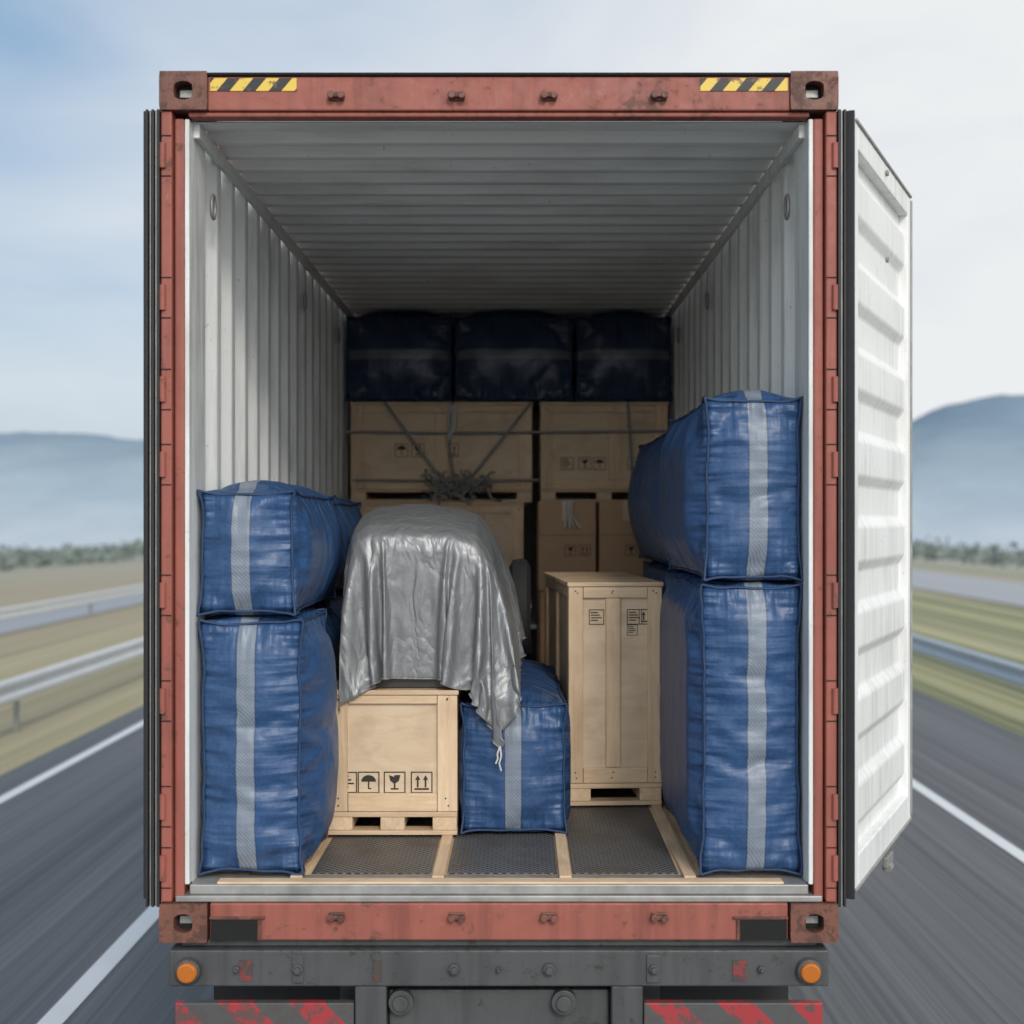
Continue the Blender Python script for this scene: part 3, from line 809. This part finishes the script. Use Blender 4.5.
S_=empty('lashing_straps',(0,0,0))
yb=4.355
L1=[[(-1.1,yb,3.345),(-.5,yb-.01,3.335),(.1,yb-.01,3.34),(1.1,yb,3.35)],
    [(-1.05,yb,3.02),(-.4,yb-.02,3.01),(.2,yb-.02,3.02)],
    [(-.83,yb-.015,3.54),(-.45,yb-.03,3.02)],[(.15,yb-.015,3.54),(-.28,yb-.03,3.0)],
    [(.80,yb-.015,3.54),(.84,yb-.02,2.9)],[(-.38,yb-.02,3.54),(-.40,yb-.03,3.25),(-.37,yb-.03,3.0)]]
tube('straps',L1,.009,M_strap,S_)
lines=[]
for k in range(60):
    cx_,cz_=-.33+R.gauss(0,.10),2.98+R.gauss(0,.04)
    pts=[]; p=Vector((cx_,yb-.13+R.gauss(0,.05),cz_)); d=Vector((R.gauss(0,1),R.gauss(0,.4),R.gauss(0,.7))).normalized()
    for q in range(10):
        pts.append(tuple(p)); d=(d+Vector((R.gauss(0,.6),R.gauss(0,.5),R.gauss(0,.6)))).normalized(); p=p+d*.018; p.z=min(p.z,3.08)
    lines.append(pts)
tube('knotted_net',lines,.007,M_strap,S_)
lines=[]
for k in range(5):
    x=-.40+.012*k; lines.append([(x,yb-.04,3.52),(x+.012*math.sin(k),yb-.05,3.40),(x-.01,yb-.05,3.27+.02*k)])
for k in range(4):
    x=.36+.012*k; lines.append([(x,3.60,2.87),(x+.01*math.sin(k*2),3.59,2.78),(x-.006+.02*k,3.60,2.70)])
tube('loose_rope_ends',lines,.006,M_rope,S_)

# ---------------------------------------------------------------- light, sky, camera
w=bpy.data.worlds.new('World'); scene.world=w; w.use_nodes=True; nt=w.node_tree
bg=nt.nodes['Background']
EL,AZ=31.,166.
sky=nt.nodes.new('ShaderNodeTexSky'); sky.sky_type='NISHITA'; sky.sun_disc=False
sky.sun_elevation=math.radians(EL); sky.sun_rotation=math.radians(AZ); sky.dust_density=2.0
tc=nt.nodes.new('ShaderNodeTexCoord'); D=tc.outputs['Generated']
sep=nd(nt,'ShaderNodeSeparateXYZ',{0:D})
cn=nd(nt,'ShaderNodeTexNoise',{'Vector':nd(nt,'ShaderNodeMapping',{'Vector':D,'Scale':(1.8,1.8,5.),'Location':(.3,0,.1)}).outputs[0],'Scale':1.4,'Detail':6,'Roughness':.5,'Distortion':.35}).outputs[0]
hz=math_(nt,'MULTIPLY',math_(nt,'SUBTRACT',.34,sep.outputs[2]),1.0)
xx=math_(nt,'MULTIPLY',sep.outputs[0],1.3)
f=math_(nt,'ADD',math_(nt,'ADD',math_(nt,'MULTIPLY',math_(nt,'SUBTRACT',cn,.5),1.6),hz),math_(nt,'ADD',xx,.60),True)
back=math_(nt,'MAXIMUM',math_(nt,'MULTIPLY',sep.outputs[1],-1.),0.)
gl=math_(nt,'ADD',1.,math_(nt,'MULTIPLY',back,1.5))  # sky brightness raised behind the camera, added as soft fill for the container
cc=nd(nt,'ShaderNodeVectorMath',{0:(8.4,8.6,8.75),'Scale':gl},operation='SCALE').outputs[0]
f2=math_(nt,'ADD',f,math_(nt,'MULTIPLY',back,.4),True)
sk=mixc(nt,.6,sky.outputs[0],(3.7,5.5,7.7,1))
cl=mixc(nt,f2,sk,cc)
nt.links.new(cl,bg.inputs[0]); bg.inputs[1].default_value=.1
sd_=bpy.data.lights.new('sun','SUN'); sd_.energy=1.4; sd_.angle=math.radians(12); sd_.color=(1,.94,.86)
so=bpy.data.objects.new('sun',sd_); COL.objects.link(so)
az=math.radians(AZ); el=math.radians(EL)
dv=Vector((math.sin(az)*math.cos(el),math.cos(az)*math.cos(el),math.sin(el)))
so.rotation_euler=dv.to_track_quat('Z','Y').to_euler(); so.location=dv*50

cd=bpy.data.cameras.new('camera'); cam=bpy.data.objects.new('camera',cd); COL.objects.link(cam)
cam.location=(.076,-5.01,2.75); cam.rotation_euler=(math.radians(90),0,0)
cd.sensor_width=36; cd.lens=1390/1024*36; cd.shift_x=-8/1024; cd.shift_y=8/1024; cd.clip_end=20000; cd.clip_start=.05
cd.dof.use_dof=True; cd.dof.focus_distance=5.7; cd.dof.aperture_fstop=1.6
scene.camera=cam
print('done',time.time()-T0)
